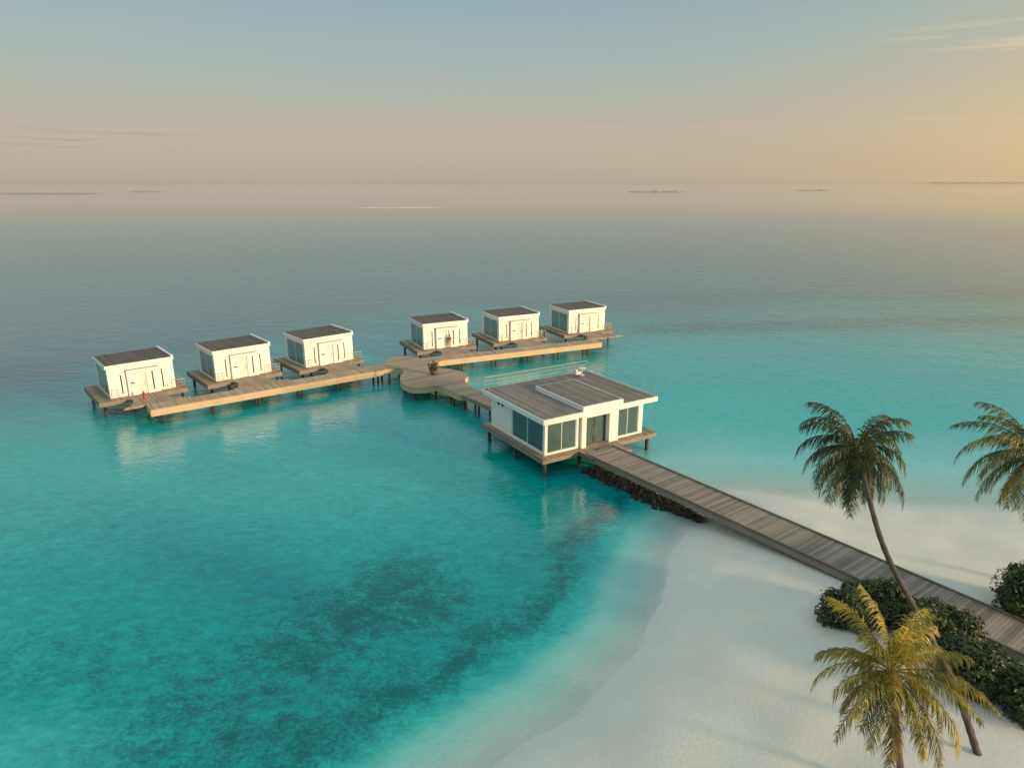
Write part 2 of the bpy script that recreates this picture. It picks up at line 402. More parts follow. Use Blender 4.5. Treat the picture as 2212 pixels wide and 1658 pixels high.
# ------------------------------------------------------------------ boardwalks
def pile(mb_parent, x, y, z0=-2.6, z1=1.3, r=.12):
    return MB().cyl(x, y, z0, z1, r, 10).build('pile', M['pile'], mb_parent, True)
AW = 2.1
def boardwalk(label, start, ang, L, y0, y1, top, deckmat, fasmat, fh, kerb, pstep, pend=None, group=None):
    r = thing('boardwalk', label, 'boardwalk', (start.x, start.y, 0), ang, group)
    MB().box(0, y0, top-.09, L, y1, top).build('deck', deckmat, r)
    for y, s in ((y0, -1), (y1, 1)):
        MB().box(-.02, y, top-fh, L+.02, y+s*.06, top-.012).build('edge_board', fasmat, r)
    MB().box(L+.0, y0+.02, top-fh, L+.05, y1-.02, top-.015).build('edge_board', fasmat, r)
    MB().box(-.05, y0+.02, top-fh, -.0, y1-.02, top-.015).build('edge_board', fasmat, r)
    if kerb:
        for y in (y0+.02, y1-.14):
            MB().box(0, y, top+.03, L, y+.11, top+.10).build('kerb_rail', fasmat, r)
    x = 1.2
    while x < (pend or L):
        for y in (y0+.4, y1-.4): pile(r, x, y, -2.6, top-.2)
        MB().box(x-.1, y0+.1, top-.32, x+.1, y1-.1, top-.1).build('cross_beam', M['pile'], r)
        x += pstep
    return r
boardwalk('long plank walkway from the beach to the pavilion entrance', W0+Vector((math.cos(angW), math.sin(angW), 0))*-.3, angW, 46, -1.6, 1.55, ZD, M['walk'], M['fascia_grey'], .40, True, 3.0, 9)
boardwalk('left jetty arm with three villas along it', AL0, angL, (AL1-AL0).length+.4, 0, AW, ZD, M['arm'], M['fascia'], .70, False, 4.6)
boardwalk('right jetty arm with three villas along it', AR0-Vector((math.cos(angR), math.sin(angR), 0))*.3, angR, (AR1-AR0).length+.3, 0, AW, ZD, M['arm'], M['fascia'], .70, False, 4.6)
hc = P(935, 808, ZD)
ca = pav_w(4.6, 10.05); cb = P(962, 826, ZD)
angC = math.atan2(cb.y-ca.y, cb.x-ca.x)
boardwalk('short plank walkway joining the pavilion to the round hub', ca, angC, (Vector((cb.x, cb.y))-Vector((ca.x, ca.y))).length, -1.1, 1.1, ZD-.006, M['hub'], M['fascia_grey'], .42, False, 2.6)
uc = Vector((math.cos(angC), math.sin(angC))); nc = Vector((-uc.y, uc.x)); Lc = (Vector((cb.x, cb.y))-Vector((ca.x, ca.y))).length
e1 = Vector((ca.x, ca.y))+uc*(Lc-5.0)
# hub
hub = thing('hub_platform', 'rounded plank platform where the two jetty arms meet', 'platform', (hc.x, hc.y, 0), angC)
def to_local(p, o, a):
    d = p-o; return (d.x*math.cos(a)+d.y*math.sin(a), -d.x*math.sin(a)+d.y*math.cos(a))
uL = Vector((math.cos(angL), math.sin(angL), 0)); nL = Vector((-uL.y, uL.x, 0)); uR = Vector((math.cos(angR), math.sin(angR), 0)); nR = Vector((-uR.y, uR.x, 0))
LE = AL0+uL*((AL1-AL0).length-3.0)
hp = [LE-nL*.05, LE+uL*1.6-nL*.02]+[P(x, y, ZD) for x, y in [(862,796),(872,804),(864,815),(868,828),(888,837),(918,837),(946,833)]]
hp += [Vector((*(e1+uc*2.0+nc*1.3), 0)), Vector((*(e1+nc*1.12), 0)), Vector((*(e1-nc*1.12), 0)), Vector((*(e1+uc*2.0-nc*1.3), 0))]
hp += [P(x, y, ZD) for x, y in [(1004,820),(1012,811),(1000,803),(976,797),(950,795),(928,791)]]
hp += [AR0+uR*1.2-nR*.05, AR0+uR*2.6-nR*.05, AR0+uR*2.6+nR*(AW+.05), AR0+uR*.6+nR*(AW+.1)]
hp += [P(x, y, ZD) for x, y in [(884,769),(860,769),(842,774)]]+[LE+uL*1.6+nL*(AW+.1), LE+nL*(AW+.05)]
hpoly = catmull([to_local(p, hc, angC) for p in hp], 6)
MB().prism(hpoly, ZD-.08, ZD+.006).build('deck', M['hub'], hub)
cen = np.mean(np.array(hpoly), 0)
MB().prism([((x-cen[0])*.993+cen[0], (y-cen[1])*.993+cen[1]) for x, y in hpoly], ZD-.62, ZD-.085).build('edge_board', M['fascia'], hub)
for k in range(4, len(hpoly), 11):
    x, y = hpoly[k]; pile(hub, x*.84+cen[0]*.16, y*.84+cen[1]*.16)
# planter
pp = P(937, 808, ZD+.006)
pl = thing('potted_shrub', 'round potted shrub standing on the hub platform', 'plant', pp)
MB().lathe([(.26,0),(.40,.25),(.44,.46),(.40,.46),(.3,.40)], n=16).build('pot', M['pot'], pl, True)
def leaves(mb, center, rad, n, size, rng, squash=.0):
    for _ in range(n):
        d = Vector((rng.gauss(0,1), rng.gauss(0,1), rng.gauss(0,1))).normalized()*(rng.random()**.35)
        q = 1+.35*noise.noise(d*2.2+Vector(center)*.7)
        p = Vector(center)+Vector((d.x*rad[0], d.y*rad[1], d.z*rad[2]))*q
        nrm = (d+Vector((rng.uniform(-.8,.8), rng.uniform(-.8,.8), rng.uniform(-.2,1)))).normalized()
        a = nrm.orthogonal().normalized(); a.rotate(Matrix.Rotation(rng.uniform(0, 6.28), 3, nrm)); b_ = nrm.cross(a)
        s_ = size*rng.uniform(.6, 1.3); i = len(mb.v)
        mb.v += [tuple(p-a*s_), tuple(p+b_*s_*.46+nrm*s_*.12), tuple(p+a*s_), tuple(p-b_*s_*.46+nrm*s_*.12)]
        mb.f.append((i, i+1, i+2, i+3))
rng = random.Random(3); mb = MB(); leaves(mb, (0,0,.95), (.62,.62,.6), 460, .12, rng); mb.build('foliage', M['bush'], pl)
MB().tube([(0,0,.3),(.02,0,.6),(0,.03,.9)], [.04,.03,.015], 6).build('stem', M['stem'], pl, True)

# ------------------------------------------------------------------ building helpers
def wallbox(mb, axis, s0, s1, d0, d1, z0, z1):
    if s1-s0 < 1e-4 or z1-z0 < 1e-4: return
    if axis == 'x': mb.box(s0, d0, z0, s1, d1, z1)
    else: mb.box(d0, s0, z0, d1, s1, z1)
def wall(axis, s0, s1, d0, d1, z0, z1, ops, mat, parent):
    mb = MB(); cur = s0
    for (a, b_, za, zb) in sorted(ops):
        wallbox(mb, axis, cur, a, d0, d1, z0, z1); wallbox(mb, axis, a, b_, d0, d1, z0, za); wallbox(mb, axis, a, b_, d0, d1, zb, z1); cur = b_
    wallbox(mb, axis, cur, s1, d0, d1, z0, z1)
    return mb.build('wall', mat, parent)
def window(axis, a, b_, d, za, zb, npan, fmat, gmat, parent, fw=.06, th=.1, name='window', glass='pane'):
    mb = MB()
    wallbox(mb, axis, a, b_, d-th/2, d+th/2, za, za+fw); wallbox(mb, axis, a, b_, d-th/2, d+th/2, zb-fw, zb)
    wallbox(mb, axis, a, a+fw, d-th/2, d+th/2, za+fw, zb-fw); wallbox(mb, axis, b_-fw, b_, d-th/2, d+th/2, za+fw, zb-fw)
    for k in range(1, npan):
        s = a+(b_-a)*k/npan; wallbox(mb, axis, s-fw*.4, s+fw*.4, d-th/2+.005, d+th/2-.005, za+fw, zb-fw)
    w = mb.build(name, fmat, parent)
    g = MB(); wallbox(g, axis, a+fw*.6, b_-fw*.6, d-.008, d+.008, za+fw*.6, zb-fw*.6); g.build(glass, gmat, w)
    return w
def railing(pts, z, h, parent, step=1.3, nr=3, r=.022, closed=False):
    pts = [Vector((p[0], p[1], z)) for p in pts]; mb = MB(); posts = []
    segs = list(zip(pts[:-1], pts[1:]))
    for (a, b_) in segs:
        for k in range(nr):
            zz_ = Vector((0, 0, h*(k+1)/nr)); mb.tube([a+zz_, b_+zz_], r*(1.2 if k == nr-1 else .7), 6)
        n = max(1, round((b_-a).length/step))
        for k in range(n): posts.append(a.lerp(b_, k/n))
    posts.append(pts[-1])
    o = mb.build('railing', M['steel'], parent)
    for p in posts: MB().cyl(p.x, p.y, z-.02, z+h*1.0, r*1.25, 6).build('railing_post', M['steel'], o)
    return o
def curtain(axis, a, b_, d, z0, z1, parent):
    mb = MB(); n = 24
    for i in range(n+1):
        s = a+(b_-a)*i/n; o = d+.06*math.sin(i*1.9)
        for z in (z0, z1): mb.v.append((s, o, z) if axis == 'x' else (o, s, z))
    for i in range(n): mb.f.append((2*i, 2*i+2, 2*i+3, 2*i+1))
    mb.build('curtain', M['curtain'], parent, True)

# ------------------------------------------------------------------ pavilion
pv = thing('pavilion', 'large white glass fronted pavilion with railed roof terrace at the end of the walkway', 'building', PAV, angP)
DX, DY = 12.0, 10.0
MB().box(0, 0, 1.55, DX, DY, ZD).build('deck', M['deck'], pv)
MB().box(3.5, -1.9, 1.35, 7.55, -.055, ZD-.008).build('landing', M['walk'], pv)
mb = MB(); mb.box(-.05, -.05, 1.3, DX+.05, 0, ZD-.01); mb.box(-.05, DY, 1.3, DX+.05, DY+.05, ZD-.01); mb.box(-.05, 0, 1.3, 0, DY, ZD-.01); mb.box(DX, 0, 1.3, DX+.05, DY, ZD-.01)
mb.build('edge_board', M['fascia_grey'], pv)
for x in (.5, 4.0, 8.0, 11.5):
    for y in (.5, 5.0, 9.5): pile(pv, x, y, -2.6, 1.56, .17)
for y in (.5, 5.0, 9.5): MB().box(.2, y-.12, 1.2, DX-.2, y+.12, 1.55).build('cross_beam', M['pile'], pv)
WX0, WX1, WY0, WY1, ZC = .55, 10.9, .6, 9.2, 4.6
ww = M['white']
MB().box(WX0+.21, WY0+.45, ZD+.001, WX1-.21, WY1-.21, ZD+.02).build('floor', M['floor'], pv)
wall('x', WX0, 4.05, WY0, WY0+.2, ZD, ZC, [(.8, 3.7, 1.78, 4.32)], ww, pv)
wall('x', 7.9, WX1, WY0, WY0+.2, ZD, ZC, [(7.98, 10.45, 1.78, 4.32)], ww, pv)
wall('y', WY0+.2, WY1, WX0, WX0+.2, ZD, ZC, [(.9, 5.7, 1.85, 4.25), (7.0, 7.5, 4.0, 4.28), (7.65, 8.15, 4.0, 4.28)], ww, pv)
wall('y', WY0+.2, WY1, WX1-.2, WX1, ZD, ZC, [(.95, 8.2, 1.85, 4.25)], ww, pv)
wall('x', WX0+.2, WX1-.2, WY1-.2, WY1, ZD, ZC, [(1.0, 3.7, 1.85, 4.25), (3.9, 6.4, ZD, 4.25), (6.6, 10.5, 1.85, 4.25)], ww, pv)
mb = MB(); mb.box(4.052, .3, ZD, 4.5, 1.0, 4.3); mb.box(6.95, .3, ZD, 7.898, 1.0, 4.3); mb.box(4.052, .3, 4.3, 7.898, 1.0, ZC)
mb.build('portal', ww, pv)
window('x', .8, 3.7, WY0+.1, 1.78, 4.32, 2, M['wframe'], M['glass'], pv)
window('x', 7.98, 10.45, WY0+.1, 1.78, 4.32, 2, M['wframe'], M['glass'], pv)
window('y', .9, 5.7, WX0+.1, 1.85, 4.25, 2, M['wframe'], M['glass'], pv)
window('y', .95, 8.2, WX1-.1, 1.85, 4.25, 3, M['wframe'], M['glass'], pv)
window('x', 1.0, 3.7, WY1-.1, 1.85, 4.25, 2, M['wframe'], M['glass'], pv); window('x', 6.6, 10.5, WY1-.1, 1.85, 4.25, 2, M['wframe'], M['glass'], pv)
window('y', 7.0, 7.5, WX0+.1, 4.0, 4.28, 1, M['frame'], M['slot'], pv); window('y', 7.65, 8.15, WX0+.1, 4.0, 4.28, 1, M['frame'], M['slot'], pv)
for a, b_ in ((4.5, 5.72), (5.73, 6.95)):
    d = window('x', a, b_, .85, ZD+.01, 4.3, 1, M['frame'], M['glass'], pv, .1, .08, 'door')
    hx = b_-.15 if a < 5 else a+.15
    MB().tube([(hx, .76, 2.5), (hx, .76, 3.2)], .02, 6).build('handle', M['steel'], d)
window('x', 3.9, 6.4, WY1-.1, ZD+.01, 4.25, 2, M['frame'], M['glass'], pv, .08, .08, 'door')
curtain('x', .9, 1.35, 1.05, 1.8, 4.3, pv); curtain('x', 3.1, 3.65, 1.05, 1.8, 4.3, pv); curtain('y', 1.1, 1.9, 1.0, 1.85, 4.25, pv); curtain('y', 4.9, 5.65, 1.0, 1.85, 4.25, pv)
curtain('x', 9.95, 10.4, 1.05, 1.8, 4.3, pv)
rf = MB().box(0, 0, ZC, DX, DY, 5.0).build('roof', ww, pv)
mb = MB(); mb.box(.14, .14, 5.001, 3.93, DY-.14, 5.035); mb.box(8.25, .14, 5.001, DX-.14, DY-.14, 5.035); mb.box(3.935, 7.3, 5.001, 8.245, DY-.14, 5.035)
mb.build('roof_decking', M['roofwood'], rf)
mb = MB(); mb.box(4.0, .12, 5.001, 8.2, 7.2, 5.38); mb.build('raised_roof', ww, pv)
MB().box(4.14, .26, 5.381, 8.06, 7.06, 5.41).build('roof_decking', M['roofwood'], pv)
railing([(.2, 9.0), (.2, DY-.2), (DX-.2, DY-.2), (DX-.2, .25)], 5.03, 1.05, pv, 1.4, 3, .02)
MB().tube([(5.8, 9.2, 5.0), (5.8, 9.2, 5.9)], .02, 6).build('vent_pipe', M['steel'], pv)
def armchair(name, label, cat, loc, rz, mat, group=None, sc=1):
    t = thing(name, label, cat, loc, rz, group); t.scale = (sc,)*3
    MB().box(-.33, -.33, .3, .33, .3, .46).build('seat', mat, t)
    mb = MB(); mb.prism([(-.36, .3), (.36, .3), (.34, .40), (-.34, .40)], .28, .92); mb.build('backrest', mat, t)
    for s in (-1, 1):
        MB().box(s*.335, -.33, .32, s*.42, .295, .64).build('armrest', mat, t)
        for y in (-.3, .3): MB().cyl(s*.34, y, 0, .32, .025, 6).build('leg', M['frame'], t)
    return t
for x, y, rz, lab in ((1.75, 1.9, .5, 'cream armchair behind the left front window of the pavilion, nearer the corner'), (2.9, 2.1, -.5, 'cream armchair behind the left front window of the pavilion, nearer the door'),
                      (8.6, 1.8, .4, 'wicker armchair behind the right front window of the pavilion, nearer the door'), (9.6, 2.0, -.4, 'wicker armchair behind the right front window of the pavilion, nearer the outer corner')):
    armchair('armchair', lab, 'armchair', pav_w(x, y, ZD+.021), angP+rz, M['fabric'] if x < 5 else M['wicker'], None, 1.15)
tb = thing('terrace_table', 'small white round table on the roof terrace by the back railing', 'table', pav_w(10.4, 8.8, 5.035), angP)
MB().lathe([(.03,.7),(.34,.7),(.34,.74),(.03,.74)], n=20).build('tabletop', M['wframe'], tb); MB().lathe([(.25,0),(.25,.03),(.04,.06),(.04,.7)], n=12).build('pedestal', M['wframe'], tb)
armchair('terrace_chair', 'white terrace chair beside the small round table on the roof', 'chair', pav_w(9.8, 8.8, 5.035), angP+PI/2, M['wframe'], None, .78)
dm = MB().box(-.85, -.45, 0, .85, .45, .02).build('doormat', M['mat'], None); q = pav_w(5.7, -.30, ZD+.002)
dm.location = q; dm.rotation_euler = (0, 0, angP); tag(dm, 'striped doormat on the planks before the pavilion doors', 'doormat')

# ------------------------------------------------------------------ villas
def make_hut():
    r = thing('villa', '', 'villa', (0,0,0), 0, 'overwater villas along the jetty')
    Wd, Dp, ZT = 6.25, 5.4, 4.8
    F0 = -.85; DR = 7.1
    MB().box(-1.2, F0, 1.5, DR, 6.4, ZD+.004).build('deck', M['deck'], r)
    mb = MB(); mb.box(-1.25, F0-.05, 1.22, DR+.05, F0, ZD-.005); mb.box(-1.25, 6.4, 1.22, DR+.05, 6.45, ZD-.005); mb.box(-1.25, F0, 1.22, -1.2, 6.4, ZD-.005); mb.box(DR, F0, 1.22, DR+.05, 6.4, ZD-.005)
    mb.build('edge_board', M['fascia_grey'], r)
    br = [(1.2,F0+.05),(5.4,F0+.05)]
    for k in range(11): t = k/10; br.append((5.4-1.2*math.sin(PI*t)**.7+1.0*t, F0-.06-3.5*t))
    for k in range(11): t = 1-k/10; br.append((1.2+.8*math.sin(PI*t)**.7-1.0*t, F0-.06-3.5*t))
    MB().prism(br, 1.5, ZD-.005).build('bridge', M['deck'], r)
    for x in (-.7, 3.2, 6.7):
        for y in (-.4, 5.9): pile(r, x, y, -2.6, 1.5, .14)
    wall('x', 0, Wd, 0, .18, ZD, ZT, [(1.12, 1.26, 2.0, 4.0), (5.0, 5.14, 2.0, 4.0)], ww, r)
    window('x', 1.12, 1.26, .09, 2.0, 4.0, 1, M['frame'], M['slot'], r, .02, .08); window('x', 5.0, 5.14, .09, 2.0, 4.0, 1, M['frame'], M['slot'], r, .02, .08)
    wall('y', .18, Dp, Wd-.18, Wd, ZD, ZT, [(1.5, 3.5, 2.3, 4.2)], ww, r); window('y', 1.5, 3.5, Wd-.09, 2.3, 4.2, 2, M['frame'], M['slot'], r)
    wall('x', .18, Wd-.18, Dp-.18, Dp, ZD, ZT, [(.6, 5.6, ZD+.02, 4.4)], ww, r); window('x', .6, 5.6, Dp-.09, ZD+.02, 4.4, 4, M['wframe'], M['tealglass'], r)
    wall('y', .18, Dp, 0, .18, ZD, ZT, [(.5, 5.1, ZD+.02, 4.45)], ww, r); window('y', .5, 5.1, .09, ZD+.02, 4.45, 2, M['wframe'], M['tealglass'], r, .07, .1)
    roof = MB().box(-.12, -.12, ZT, Wd+.12, Dp+.12, ZT+.3).build('roof', ww, r)
    MB().box(-.02, -.0, ZT+.301, Wd-.12, Dp-.0, ZT+.34).build('roof_decking', M['hutroof'], roof)
    MB().box(Wd-.10, -.1, ZT+.301, Wd+.1, Dp+.1, ZT+.48).build('parapet', ww, roof)
    mb = MB(); wallbox(mb, 'x', 1.7, 2.55, -.32, -.003, ZD, 4.4); wallbox(mb, 'x', 3.5, 4.65, -.32, -.003, ZD, 4.4); wallbox(mb, 'x', 2.55, 3.5, -.32, -.003, 4.05, 4.4)
    mb.build('entrance_block', ww, r)
    MB().box(1.63, -.42, 4.401, 4.72, -.003, 4.45).build('canopy', M['grey_roof'], r)
    d = MB().box(2.6, -.2, ZD+.01, 3.45, -.14, 4.0).build('door', M['doorwhite'], r)
    MB().tube([(3.3, -.25, 2.6), (3.3, -.25, 3.0)], .02, 6).build('handle', M['steel'], d)
    fb = MB(); fb.box(2.55, -.25, ZD+.01, 2.59, -.05, 4.05); fb.box(3.46, -.25, ZD+.01, 3.5, -.05, 4.05); fb.build('door_frame', M['wframe'], d)
    MB().box(1.95, -.35, 2.95, 2.35, -.323, 3.1).build('plaque', M['frame'], r)
    MB().box(4.02, -.335, 2.0, 4.16, -.323, 4.0).build('window', M['slot'], r)
    railing([(5.7, F0+.1), (DR-.1, F0+.1), (DR-.1, 3.0)], ZD, 1.0, r, 1.1, 3, .024)
    railing([(.0, F0+.1), (1.0, F0+.1)], ZD, 1.0, r, .7, 3, .024)
    return r
hut0 = make_hut()
huts = []
def place(i, A0, ang, along, behind, rot, lab):
    u = Vector((math.cos(ang), math.sin(ang), 0)); n = Vector((-math.sin(ang), math.cos(ang), 0))
    o = hut0 if i == 0 else copy_tree(hut0)
    p = Vector((A0.x, A0.y, 0))+u*along+n*behind; o.location = p; o.rotation_euler = (0, 0, rot); o['label'] = lab; huts.append(o)
rl = math.radians(41); rr = math.radians(27)
place(0, AL0, angL, -2.6, 6.3, rl, 'white box villa at the outer end of the left jetty arm, leftmost of all')
place(1, AL0, angL, 7.7, 6.5, rl, 'white box villa in the middle of the left jetty arm')
place(2, AL0, angL, 17.8, 6.3, rl, 'white box villa on the left jetty arm, nearest the hub platform')
place(3, AR0, angR, 2.4, 6.3, rr, 'white box villa on the right jetty arm, nearest the hub platform')
place(4, AR0, angR, 13.3, 6.5, rr, 'white box villa in the middle of the right jetty arm')
place(5, AR0, angR, 24.5, 6.8, rr, 'white box villa at the outer end of the right jetty arm, farthest of all')
for h in huts: h['group'] = 'overwater villas along the jetty'
def hut_w(i, x, y, z):
    a = huts[i].rotation_euler[2]; l = huts[i].location
    return Vector((l.x+x*math.cos(a)-y*math.sin(a), l.y+x*math.sin(a)+y*math.cos(a), z))

def hydrant(loc, mat, lab):
    t = thing('fire_hydrant', lab, 'hydrant', loc)
    MB().lathe([(.15,0),(.15,.05),(.09,.06),(.09,.56),(.13,.58),(.13,.62)], n=12).build('body', mat, t, True)
    MB().lathe([(.11,.621),(.10,.70),(.05,.77),(.05,.82),(.01,.83)], n=12).build('cap', mat, t, True)
    MB().tube([(-.20,0,.46),(.20,0,.46)], .045, 8).build('nozzle', mat, t, True)
hydrant(hut_w(0, 2.6, -2.2, ZD-.003), M['red'], 'small red hydrant post on the planks before the leftmost villa')
hydrant(hut_w(5, 6.7, -.4, ZD+.004), M['orange'], 'small orange hydrant post on the deck of the farthest right villa')

# ------------------------------------------------------------------ person
def skin_obj(name, pts, edges, mat, parent, root=0, lvl=2):
    me = bpy.data.meshes.new(name); me.from_pydata([p[:3] for p in pts], edges, []); me.update(); me.materials.append(mat)
    o = bpy.data.objects.new(name, me); COL.objects.link(o); o.parent = parent
    o.modifiers.new('Skin', 'SKIN')
    sv = me.skin_vertices[0].data
    for i, p in enumerate(pts): sv[i].radius = (p[3], p[4] if len(p) > 4 else p[3])
    sv[root].use_root = True
    s = o.modifiers.new('Subd', 'SUBSURF'); s.levels = lvl; s.render_levels = lvl
    return o
pe = thing('person', 'person in a dark top and light trousers standing on the villa deck nearest the hub', 'person', hut_w(3, 3.4, -.62, ZD+.006), rr+PI*.1)
pts = [(0,0,.95,.14,.10),(0,0,1.15,.12,.09),(0,0,1.35,.16,.10),(0,0,1.48,.06,.06),(0,-.01,1.56,.075,.085),(0,-.02,1.66,.085,.10),(0,-.01,1.72,.055,.06)]
ed = [(0,1),(1,2),(2,3),(3,4),(4,5),(5,6)]
for s in (-1, 1):
    i = len(pts); pts += [(s*.19,0,1.40,.055),(s*.25,-.02,1.13,.042),(s*.26,-.10,.89,.03),(s*.262,-.12,.80,.034,.018),(s*.10,0,.88,.085),(s*.11,-.02,.50,.06),(s*.11,.02,.10,.042),(s*.115,-.09,.03,.04,.03)]
    ed += [(2,i),(i,i+1),(i+1,i+2),(i+2,i+3),(0,i+4),(i+4,i+5),(i+5,i+6),(i+6,i+7)]
    for k in range(4):
        j = len(pts); fx = s*(.245+.012*k); pts += [(fx,-.135+.018*k,.755,.009),(fx,-.13+.018*k,.715-.006*(k % 2),.008)]; ed += [(i+3,j),(j,j+1)]
    j = len(pts); pts += [(s*.245,-.16,.79,.01),(s*.24,-.175,.755,.008)]; ed += [(i+3,j),(j,j+1)]
bd = skin_obj('body', pts, ed, M['skin'], pe)
skin_obj('top', [(0,0,.98,.165,.125),(0,0,1.18,.15,.115),(0,0,1.38,.18,.12),(-.2,0,1.40,.075),(-.24,-.01,1.24,.065),(.2,0,1.40,.075),(.24,-.01,1.24,.065)], [(0,1),(1,2),(2,3),(3,4),(2,5),(5,6)], M['cloth_dark'], pe)
skin_obj('trousers', [(0,0,.96,.16,.125),(-.1,0,.86,.105),(-.11,-.02,.5,.085),(-.11,.02,.14,.07),(.1,0,.86,.105),(.11,-.02,.5,.085),(.11,.02,.14,.07)], [(0,1),(1,2),(2,3),(0,4),(4,5),(5,6)], M['cloth_light'], pe)
MB().blob((0,.02,1.71), (.10,.115,.10), 2, .08, 14, 9).build('hair', M['hair'], pe, True)

# ------------------------------------------------------------------ palms
def frond(mb, base, az, el, L, droop, lw, rng, n=66):
    st = 14; pos = Vector(base); pts = [pos.copy()]; tans = []
    h = Vector((math.cos(az), math.sin(az), 0)); bend = rng.uniform(-.35, .35)
    for i in range(st):
        t = (i+.5)/st; an = el-droop*t**1.1; hz = Vector((math.cos(az+bend*t), math.sin(az+bend*t), 0))
        d = hz*math.cos(an)+Vector((0,0,math.sin(an))); tans.append(d); pos = pos+d*(L/st); pts.append(pos.copy())
    tans.append(tans[-1])
    mb.tube(pts, [.030*(1-.85*i/st) for i in range(st+1)], 5)
    for j in range(n):
        s = .12+.88*(j/(n-1)); x = s*st; k = min(int(x), st-1); p = pts[k].lerp(pts[k+1], x-k); t = tans[k]
        side = t.cross(Vector((0,0,1)))
        side = side.normalized() if side.length > .05 else Vector((-h.y, h.x, 0))
        ll = lw*(math.sin(PI*(.16+.76*s))**.7)
        for sg in (-1, 1):
            if rng.random() < .12: continue
            l = ll*rng.uniform(.65, 1.25)
            d = (side*sg*rng.uniform(.5, .95)+t*rng.uniform(.45, .95)+Vector((0,0,-1))*rng.uniform(.1, .85)).normalized()
            w = .026*rng.uniform(.75, 1.25)
            mid = p+d*l*.5; tip = p+d*l*.95+Vector((0,0,-.40*l))
            i = len(mb.v)
            mb.v += [tuple(p-t*w*.6), tuple(p+t*w*.6), tuple(mid+t*w), tuple(mid-t*w), tuple(tip)]
            mb.f += [(i,i+1,i+2,i+3), (i+3,i+2,i+4)]
def palm(label, path, r0, r1, spec, mats, L, lw, seed, els=(1.35, -.75), dr=(1.25, .9), lim=1.5):
    base = Vector(path[0]); t = thing('coconut_palm', label, 'palm tree', base)
    pp_ = [Vector(p)-base for p in path]
    dense = []
    for i in range(len(pp_)-1):
        p0 = pp_[max(i-1,0)]; p1 = pp_[i]; p2 = pp_[i+1]; p3 = pp_[min(i+2, len(pp_)-1)]
        for k in range(14):
            u = k/14; dense.append(.5*((2*p1)+(p2-p0)*u+(2*p0-5*p1+4*p2-p3)*u*u+(3*p1-p0-3*p2+p3)*u**3))
    dense.append(pp_[-1]); n = len(dense)
    MB().tube(dense, [(r0+(r1-r0)*(i/(n-1))**.7)*(1.06 if i % 2 else .96)*(1.35 if i == 0 else 1) for i in range(n)], 12).build('trunk', M['bark'], t, True)
    top = dense[-1]; rng = random.Random(seed)
    MB().blob(tuple(top), (.20,.20,.34), seed, .2, 10, 7).build('crownshaft', mats[-1], t, True)
    ga = 2.39996
    for i in range(spec):
        f = i/(spec-1); az = i*ga+rng.uniform(-.3,.3)
        el = els[0]+(els[1]-els[0])*f**.85+rng.uniform(-.2,.2); droop = dr[0]+dr[1]*(1-2*abs(f-.5))+rng.uniform(-.3,.3)
        droop = min(droop, el+lim)
        mb = MB(); frond(mb, top+Vector((math.cos(az)*.1, math.sin(az)*.1, .15-.3*f)), az, el, L*rng.uniform(.78,1.14)*(1 if f < .8 else .9), droop, lw*rng.uniform(.85,1.1), rng)
        mm = mats[0] if f < .62 else mats[1]
        if f > .93: mm = mats[2]
        mb.build('frond', mm, t)
    for k in range(6):
        a = k*1.05+.3; MB().blob((top.x+math.cos(a)*.26, top.y+math.sin(a)*.26, top.z-.35-.06*(k % 2)), (.11,.11,.14), k, .05, 10, 7).build('coconut', M['palm_sunlit' if k % 2 else 'palm_mix'], t, True)
b1 = P(2124, 1636, 1.2); t1 = P(1852, 972, 11.0)
mids = []
for (px, py, z) in ((2062, 1480, 4.0), (1985, 1330, 6.6), (1905, 1170, 9.0)): mids.append(P(px, py, z))
palm('tall leaning palm with dark green drooping crown above the walkway', [b1-Vector((0,0,.4))]+mids+[t1], .15, .095, 44, (M['palm_dark'], M['palm_dark'], M['palm_mix']), 3.05, .70, 11, (1.45, -1.0), (1.7, .8), 1.6)
b2 = P(1958, 1722, 1.2); t2 = P(1926, 1450, 6.75)
palm('short golden palm in front of the shrubs near the bottom corner', [b2-Vector((0,0,.4)), P(1938, 1590, 3.8), t2], .14, .10, 38, (M['palm_sunlit'], M['palm_mix'], M['palm_dry']), 2.95, .64, 23, (1.5, -.95), (.95, .9))
t3 = P(2236, 980, 9.2)
palm('palm crown cut off by the right edge over the far beach', [(t3.x+3.6, t3.y-1.0, .9), (t3.x+2.6, t3.y-.6, 4), (t3.x+1.0, t3.y-.2, 7), tuple(t3)], .15, .10, 44, (M['palm_mix'], M['palm_mix'], M['palm_dry']), 3.9, .80, 31, (1.4, -1.05), (1.5, .8), 1.58)

